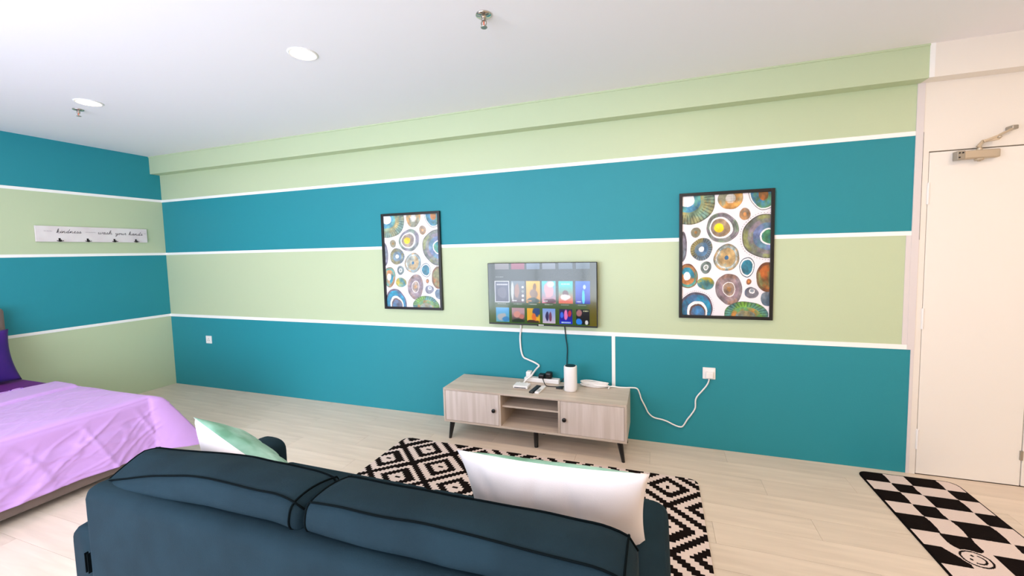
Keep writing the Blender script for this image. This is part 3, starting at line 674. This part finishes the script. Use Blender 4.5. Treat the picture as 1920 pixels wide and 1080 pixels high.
# ------------------------------------------------------------------ rugs
def woven(name, x0, x1, y0, y1, nx, ny, cellfn, rc, border, cols, thick, lab, cat, group=None):
    """rug: cells of pile in the woven colours; clipped by rounded corners, with a dark edging band"""
    t = thing(name, lab, cat, ((x0+x1)/2, (y0+y1)/2, 0), group=group)
    w_, d_ = x1-x0, y1-y0
    def inside(x, y, r, mrg):
        hx, hy = w_/2-mrg, d_/2-mrg; ax, ay = abs(x), abs(y)
        if ax > hx or ay > hy: return False
        if ax > hx-r and ay > hy-r: return math.hypot(ax-(hx-r), ay-(hy-r)) <= r
        return True
    bm = bmesh.new(); vs = []
    # edging slab
    for sx_, sy_, a0 in ((1, 1, 0), (-1, 1, 90), (-1, -1, 180), (1, -1, 270)):
        for k in range(7):
            a = math.radians(a0+k*15); vs.append((sx_*(w_/2-rc)+rc*math.cos(a), sy_*(d_/2-rc)+rc*math.sin(a)))
    lo = [bm.verts.new((x, y, 0)) for x, y in vs]; hi = [bm.verts.new((x, y, thick-.002)) for x, y in vs]
    bm.faces.new(lo[::-1]); bm.faces.new(hi)
    for k in range(len(vs)): bm.faces.new((lo[k], lo[(k+1) % len(vs)], hi[(k+1) % len(vs)], hi[k]))
    obj('edging', bm, cols[2], t)
    bm = bmesh.new(); grid = {}
    def vert(i, j):
        if (i, j) not in grid: grid[(i, j)] = bm.verts.new((-w_/2+w_*i/nx, -d_/2+d_*j/ny, thick+random.uniform(-.0004, .0004)))
        return grid[(i, j)]
    for j in range(ny):
        for i in range(nx):
            x, y = -w_/2+w_*(i+.5)/nx, -d_/2+d_*(j+.5)/ny
            if not inside(x, y, rc, border): continue
            f = bm.faces.new((vert(i, j), vert(i+1, j), vert(i+1, j+1), vert(i, j+1))); f.material_index = cellfn(x+(x0+x1)/2, y+(y0+y1)/2)
    obj('pile', bm, cols[:2], t)
    return t
BLK = mat('black_pile', (22, 14, 12), 0.95, bump=.6, bscale=220, spec=.08)
WHT = mat('pinkish_white_pile', (226, 208, 200), 0.9, bump=.6, bscale=220, spec=.1)
EDG = mat('black_edging', (16, 11, 10), 0.9, spec=.08)
RX0, RX1, RY1, RY0 = 3.639, 5.879, -.493, -2.13
ncx, ncy = 112, 90
def rugcell(x, y):
    hx, hy = .2197, .1995
    a = (x-3.934)/hx; b_ = (y+.633)/hy
    # nearest lattice node with even parity
    best = 9
    i0, j0 = round(a), round(b_)
    for i in (i0-1, i0, i0+1):
        for j in (j0-1, j0, j0+1):
            if (i+j) % 2 == 0: best = min(best, abs(a-i)+abs(b_-j))
    d = best
    if d < .09: return 0
    if d < .34: return 1
    if d < .63: return 0
    if d < .855: return 1
    return 0
woven('area_rug', RX0, RX1, RY0, RY1, ncx, ncy, rugcell, .055, .008, [BLK, WHT, EDG], .009, 'black and white area rug of stepped diamonds between sofa and console', 'rug')
MX0, MX1, MY1, MY0 = 6.900, 7.418, -.068, -1.36
rows = [-.068, -.187, -.290, -.415, -.530, -.672, -.790, -.925, -1.04, -1.15, -1.26, -1.36]
def matcell(x, y):
    r_ = 0
    while r_ < len(rows)-2 and y < rows[r_+1]: r_ += 1
    xb = [7.038, 7.148, 7.315] if r_ < 5 else [7.030, 7.160, 7.325]
    yy = (y-rows[r_+1])/(rows[r_]-rows[r_+1])
    sh = (.003 if r_ < 4 else .008)*math.sin(PI*yy)*(1 if r_ % 2 else -1)
    c = sum(x+sh > v for v in xb)
    dark = (r_+c) % 2 == 0
    dx, dy = x-7.082, y+.848
    d = math.hypot(dx, dy*1.0)
    if d < .066:
        if .051 < d < .060: return 0
        # face turned so that its top points to -x
        ex = dx*.86-dy*.5; ey = dx*.5+dy*.86     # ex across the face towards the mouth
        if math.hypot(ex+.016, ey-.017) < .007 or math.hypot(ex+.016, ey+.017) < .007: return 0
        if ex > .0 and .028 < math.hypot(ex, ey) < .037: return 0
        return 1
    # the checks round off and open up around the smiling face
    if r_ == 5 and c == 1 and math.hypot(x-7.095, max(0, -.735-y)) > .068: return 1
    if r_ == 6 and c == 0 and (x-7.0)*1.0+(-.83-y)*-.6 > .0: return 1
    if r_ == 6 and c == 2 and x < 7.175: return 1
    if r_ == 7 and c == 1: return 1
    return 0 if dark else 1
mt = woven('door_mat', MX0, MX1, MY0, MY1, 172, 400, matcell, .055, .009, [BLK, WHT, EDG], .008, 'black and white checked mat with a small smiling face by the cream door', 'mat')

# ------------------------------------------------------------------ pillows
def pillow_bm(w_, h_, t_, seed, pinch=.08, nu=36, nv=28, wr=.006, mi_front=1):
    bm = bmesh.new(); G = [[], []]
    for side in (0, 1):
        for j in range(nv+1):
            rowv = []
            for i in range(nu+1):
                u, v = -1+2*i/nu, -1+2*j/nv
                if side == 1 and (i in (0, nu) or j in (0, nv)): rowv.append(G[0][j][i]); continue
                th = t_/2*((1-abs(u)**2.4)*(1-abs(v)**2.4))**.55
                x = w_/2*u*(1-pinch*(1-v*v)*abs(u)); z = h_/2*v*(1-pinch*(1-u*u)*abs(v))
                nn = mnoise.noise(Vector((x*7+seed, z*7, seed*1.7+side*5)))+.5*mnoise.noise(Vector((x*18, z*18+seed, side*3)))
                fade = min(1, 3*(1-abs(u)), 3*(1-abs(v)))
                rd = abs(mnoise.noise(Vector((x*5+z*3+seed, (z-x)*2.2, 3.1+side))))
                y = (th+wr*nn*fade-wr*1.5*max(0, .12-rd)/.12*fade)*(-1 if side == 0 else 1)
                rowv.append(bm.verts.new((x, y, z)))
            G[side].append(rowv)
    for side in (0, 1):
        g = G[side]
        for j in range(nv):
            for i in range(nu):
                q = (g[j][i], g[j][i+1], g[j+1][i+1], g[j+1][i]); f = bm.faces.new(q if side == 0 else q[::-1]); f.material_index = 0 if side == 0 else mi_front
    return bm
def pillow(name, w_, h_, t_, loc, rot, mats, lab, group=None, seed=1, **k):
    o = obj(name, pillow_bm(w_, h_, t_, seed, **k), mats, smooth=True); o.matrix_world = Matrix.Translation(loc) @ rot
    return tag(o, lab, 'pillow', group)
def RM(x, y, z):
    return Matrix.Rotation(z, 4, 'Z') @ Matrix.Rotation(x, 4, 'X') @ Matrix.Rotation(y, 4, 'Y')
WCUS = mat('white_cushion_cloth', (236, 230, 230), 0.75, bump=.2, bscale=300, sheen=.2)
GCUS = mat('green_watercolour_cloth', (160, 205, 188), 0.75, col2=(84, 140, 110), vscale=5, bump=.2, bscale=300, sheen=.2, stretch=(1, 1, 3))
def axes_pillow(name, w_, h_, t_, TL, TR, lean, mats, lab, group, seed, **k):
    """place by the two top corners; lean = angle of the pillow from upright, bottom pushed forward (+y)"""
    TL, TR = Vector(TL), Vector(TR); X = (TR-TL).normalized()
    up = Vector((0, 0, 1)); up = (up-X*up.dot(X)).normalized(); fw = up.cross(X)
    if fw.y < 0: fw = -fw
    Zv = (up*math.cos(lean)-fw*math.sin(lean)).normalized(); Yv = Zv.cross(X)
    c = TL+X*w_/2-Zv*h_/2
    o = obj(name, pillow_bm(w_, h_, t_, seed, **k), mats, smooth=True)
    o.matrix_world = Matrix(((X.x, Yv.x, Zv.x, c.x), (X.y, Yv.y, Zv.y, c.y), (X.z, Yv.z, Zv.z, c.z), (0, 0, 0, 1)))
    return tag(o, lab, 'pillow', group)
axes_pillow('throw_pillow', .67, .42, .16, (4.935, -2.02, .822), (5.605, -2.02, .836), .30, [WCUS, GCUS], 'white throw pillow with a thin green top edge propped on the right sofa half', 'throw pillows on the sofa', 3.3)
axes_pillow('throw_pillow', .57, .42, .20, (3.685, -2.11, .838), (4.16, -2.16, .708), .52, [WCUS, GCUS], 'throw pillow showing its green watercolour face, slumped in the far sofa corner by the bed', 'throw pillows on the sofa', 8.1)

# ------------------------------------------------------------------ sofa
SOF = mat('charcoal_teal_velvet', (25, 46, 56), 0.85, bump=.35, bscale=260, var=.22, vscale=7, sheen=.0, spec=.15)
PIP = mat('dark_piping', (7, 15, 18), 0.9, spec=.05)
sf = thing('sofa', 'dark charcoal two-seat fabric sofa seen from behind, facing the television', 'sofa', (4.605, -2.06, 0))
def so(name, bm, m=SOF, parent=sf, **k): return obj(name, rel(bm, sf), m, parent, **k)
def rounded(x0, x1, y0, y1, z0, z1, r, cuts=0):
    return bbox(x0, x1, y0, y1, z0, z1, r, 6)
so('back_frame', rounded(3.645, 5.565, -2.478, -2.34, .10, .722, .045), smooth=True)
so('base_frame', rounded(3.66, 5.55, -2.36, -1.70, .10, .27, .02), smooth=True)
for (a, b_) in ((3.535, 3.715), (5.495, 5.668)):
    bm = bmesh.new()
    # arm profile: arched top, extruded along y with rounded ends
    prof = []
    r_ = (b_-a)/2
    for k in range(13):
        an = PI*k/12; prof.append(((a+b_)/2+r_*(abs(math.cos(an))**.75)*(1 if math.cos(an) > 0 else -1), .495+.06*math.sin(an)**.8))
    prof = [(b_, .09), (b_, .3)]+prof+[(a, .3), (a, .09)]
    ys = [(-2.462, .93), (-2.45, .98), (-2.42, 1.0), (-2.0, 1.0), (-1.72, 1.0), (-1.69, .98), (-1.678, .93)]
    rings = []
    for y_, s_ in ys: rings.append([bm.verts.new(((a+b_)/2+(px-(a+b_)/2)*s_, y_, .09+(pz-.09)*(1-(1-s_)*.4))) for px, pz in prof])
    for p_, q_ in zip(rings, rings[1:]):
        for k in range(len(prof)): bm.faces.new((p_[k], p_[(k+1) % len(prof)], q_[(k+1) % len(prof)], q_[k]))
    bm.faces.new(rings[0]); bm.faces.new(rings[-1][::-1]); bmesh.ops.recalc_face_normals(bm, faces=bm.faces)
    so('armrest', bm, smooth=True)
for (a, b_) in ((3.72, 4.602), (4.608, 5.49)):
    so('seat_cushion', bbox(a, b_, -2.20, -1.67, .27, .43, .035, 5), smooth=True)
def back_cushion(x0, x1, droop_l, droop_r, seed):
    """box cushion, leaning: cross-section in y-z swept along x, softly swollen"""
    bm = bmesh.new(); NX = 40; rings = []; cross = []
    # cross-section corners (y,z), near-top pipe, far-top pipe
    corner = [(-2.385, .50), (-2.392, .695), (-2.432, .735), (-2.436, .775), (-2.414, .812), (-2.34, .818), (-2.256, .802), (-2.232, .775), (-2.18, .60), (-2.16, .45)]
    P = smooth_path([(0, y_, z_) for y_, z_ in corner], 4)
    pr = [(p_.y, p_.z) for p_ in P]
    pipeN = []; pipeF = []
    for i in range(NX+1):
        u = i/NX; x = x0+(x1-x0)*u
        e = min(u, 1-u)*(x1-x0); endr = .035
        sh = 1 if e > endr else math.sqrt(max(0, 1-((endr-e)/endr)**2))
        ring = []
        dl = droop_l*max(0, 1-u/.62)**1.3; dr = droop_r*max(0, 1-(1-u)/.12)**1.8
        for (y_, z_) in pr:
            cy_, cz_ = -2.30, .66
            k = .86+.14*sh
            yy = cy_+(y_-cy_)*k; zz = cz_+(z_-cz_)*k
            top = max(0, min(1, (z_-.66)/.16))
            near = max(0, min(1, (-2.30-y_)/.12))
            zz -= top*(dl*(.42+.58*near)+dr)
            nn = mnoise.noise(Vector((x*6+seed, y_*9, z_*9)))*.006
            yy += nn*sh; zz += nn*.6*top*sh + .006*math.sin(PI*u)*top
            ring.append(bm.verts.new((x, yy, zz)))
        rings.append(ring)
        pipeN.append(ring[4*4].co.copy()); pipeF.append(ring[6*4].co.copy())
    for p_, q_ in zip(rings, rings[1:]):
        for k in range(len(pr)-1): bm.faces.new((p_[k], q_[k], q_[k+1], p_[k+1]))
        bm.faces.new((p_[-1], q_[-1], q_[0], p_[0]))
    bm.faces.new(rings[0]); bm.faces.new(rings[-1][::-1]); bmesh.ops.recalc_face_normals(bm, faces=bm.faces)
    endN = [[v.co.copy() for v in rings[i]] for i in (1, NX-1)]
    c = so('back_cushion', bm, smooth=True)
    for pts in (pipeN, pipeF):
        pb = tube([p_+Vector((0, -.001 if pts is pipeN else .001, .002)) for p_ in pts], .0033, 6, sub=1)
        obj('piping', rel(pb, sf), PIP, c, smooth=True)
    for ring in endN:
        pb = tube(ring, .0033, 6, sub=1); obj('piping', rel(pb, sf), PIP, c, smooth=True)
back_cushion(3.655, 4.617, .112, .02, 1.3)
back_cushion(4.632, 5.580, .0, .03, 4.4)
for sx_ in (3.70, 5.51):
    for sy_, lz in ((-2.40, 0), (-1.76, .0098)): so('leg', leg_bm((sx_, sy_, .10), (sx_, sy_, lz), .022, .016), BLACKP)
# thin dark bars drawn as slits at the lower left of the back
for xx in (3.650, 3.666):
    so('dark_slit', bbox(xx-.0018, xx+.0018, -2.482, -2.47, .40, .475, .001), PIP)

# ------------------------------------------------------------------ bed
BX1 = 2.05; BYN, BYF = -1.31, -3.13; MT = .50
bd = thing('bed', 'double bed with brown upholstered base and headboard against the side wall', 'bed', (1.05, (BYN+BYF)/2, 0))
def bo(name, bm, m, parent=bd, **k): return obj(name, rel(bm, bd), m, parent, **k)
BRN = mat('brown_upholstery', (112, 96, 88), 0.9, bump=.4, bscale=240, sheen=.2, var=.1, vscale=8)
bo('base', bbox(.13, BX1-.004, BYF+.01, BYN-.01, .045, .25, .02, 4), BRN, smooth=True)
bo('headboard', bbox(.012, .125, BYF-.06, BYN-.055, .05, 1.135, .035, 5), BRN, smooth=True)
for xx in (.25, 1.15, 1.95):
    for yy in (BYN-.10, BYF+.10): bo('leg', bx(xx-.03, xx+.03, yy-.03, yy+.03, 0, .046), BLACKP)
PUR = mat('deep_purple_sheet', (104, 14, 128), 0.7, bump=.2, bscale=200)
mtr = bbox(.135, BX1-.03, BYF+.02, BYN-.025, .25, MT, .05, 6)
bo('mattress', mtr, PUR, smooth=True, label='mattress in a deep purple fitted sheet')

# duvet draped over the foot end
LIL = mat('lilac_duvet_cloth', (200, 156, 222), 0.6, bump=.12, bscale=160, sheen=.15)
LILU = mat('violet_duvet_underside', (140, 60, 200), 0.7)
def duvet():
    bm = bmesh.new(); NX_, NY_ = 190, 240
    X0, XO = .86, .385          # head-side edge, overhang at the foot
    YO = .36
    r_ = .055; fx, fy = BX1-.005, BYN-.02
    def fall(d):
        if d <= 0: return (d, 0.0)
        if d < r_*PI/2: return (r_*math.sin(d/r_), -r_*(1-math.cos(d/r_)))
        return (r_+.04*(d-r_*PI/2), -r_-(d-r_*PI/2))
    top = MT+.018; V = []
    Lx = fx-X0+XO; yN, yF = fy+YO, BYF-YO+.02
    for j in range(NY_+1):
        rowv = []
        Y = yN+(yF-yN)*j/NY_
        for i in range(NX_+1):
            X = X0+Lx*i/NX_
            X_ = X + (.05*math.sin(Y*2.1) if i == 0 else 0)
            dx = X-(fx-r_); dyN = Y-(fy-r_); dyF = (BYF+.02+r_)-Y; dy = max(dyN, dyF); sg_ = 1 if dyN > dyF else -1
            ox, zx = fall(dx); oy, zy = fall(dy)
            if dx > 0 and dy > 0:
                m_ = min(dx, dy); M_ = max(dx, dy)
                e = min(1, M_/(r_*PI/2)); k = .62*m_*(1 if M_ > r_ else M_/r_)
                off = .30*m_*(M_-m_)/(M_+1e-6)*(1 if dx > dy else -1)
                px = (fx-r_)+fall(M_)[0]*(1 if dx >= dy else m_/M_)+k*.40+off*.9
                pyo = fall(M_)[0]*(1 if dy >= dx else m_/M_)+k*.92-off*.4
                pz = top+fall(M_)[1]-.16*m_
            else:
                px = (fx-r_)+ox; pyo = oy; pz = top+zx+zy
            yb = (fy-r_) if sg_ > 0 else (BYF+.02+r_)
            py = yb+sg_*pyo if True else 0
            # puff and wrinkles
            on = 1 if (dx < 0 and dy < 0) else 0
            n1 = mnoise.noise(Vector((X*1.8, Y*1.5, .3))); n2 = mnoise.noise(Vector((X*5, Y*4.2, 2.2)))
            ridge = 0
            for (ax, ay, fr, sd, am) in ((.8, .6, 4.2, 1.0, .7), (.5, -.86, 3.9, 7.0, .6), (.95, .3, 7.5, 3.0, .6), (.97, -.25, 9.0, 11.0, .55), (.7, .7, 12.0, 15.0, .35)):
                q = mnoise.noise(Vector(((X*ax+Y*ay)*fr, (Y*ax-X*ay)*fr*.28, sd)))
                ridge += am*max(0, 1-abs(q)/.11)
            pz += .012*n1+.004*n2
            if on:
                pz += ridge*.0035
                # turned-back band near the head edge and a long crease
                cre = (X-1.18)+.10*(Y+1.6)
                pz += -.02*math.exp(-(cre/.014)**2)+(.014 if cre < 0 else 0)
            cf = 1 if min(dx, dy) <= 0 else max(.15, 1-min(dx, dy)/.08)
            if dx > .05:
                amp = cf*min(1, (dx-.05)/.12)
                px += amp*(.016*ridge*.7+.020*mnoise.noise(Vector((Y*4.5, pz*1.2, 5)))+.010*n2)
                if dy < 0: px += .006*math.tanh((dx-.20)*60)   # seam step
                pz += amp*.02*mnoise.noise(Vector((Y*2.3, 1, 8)))*(dx/.4)
            if dy > .05:
                amp = cf*min(1, (dy-.05)/.12); py += sg_*amp*(.012*ridge*.7+.016*mnoise.noise(Vector((X*5, pz*1.2, 9))))
            rowv.append(bm.verts.new((px+(X_-X), py, max(pz, .022))))
        V.append(rowv)
    for j in range(NY_):
        for i in range(NX_): bm.faces.new((V[j][i], V[j+1][i], V[j+1][i+1], V[j][i+1]))
    bmesh.ops.recalc_face_normals(bm, faces=bm.faces)
    o = obj('duvet', bm, [LIL, LILU], smooth=True)
    s_ = o.modifiers.new('solid', 'SOLIDIFY'); s_.thickness = .008; s_.offset = -1; s_.material_offset = 1; s_.material_offset_rim = 0
    return o
tag(duvet(), 'rumpled lilac duvet draped over the foot end of the bed', 'duvet')
PP = mat('purple_pillowcase', (50, 8, 118), 0.8, bump=.2, bscale=200, sheen=.05, col2=(66, 12, 120), vscale=4)
pillow('bed_pillow', .68, .46, .17, (.30, -1.735, .735), RM(-.30, 0, PI/2), [PP, PP], 'deep purple pillow leaning on the headboard at the visible corner of the bed', seed=5.5)
print('objects', len(bpy.data.objects))
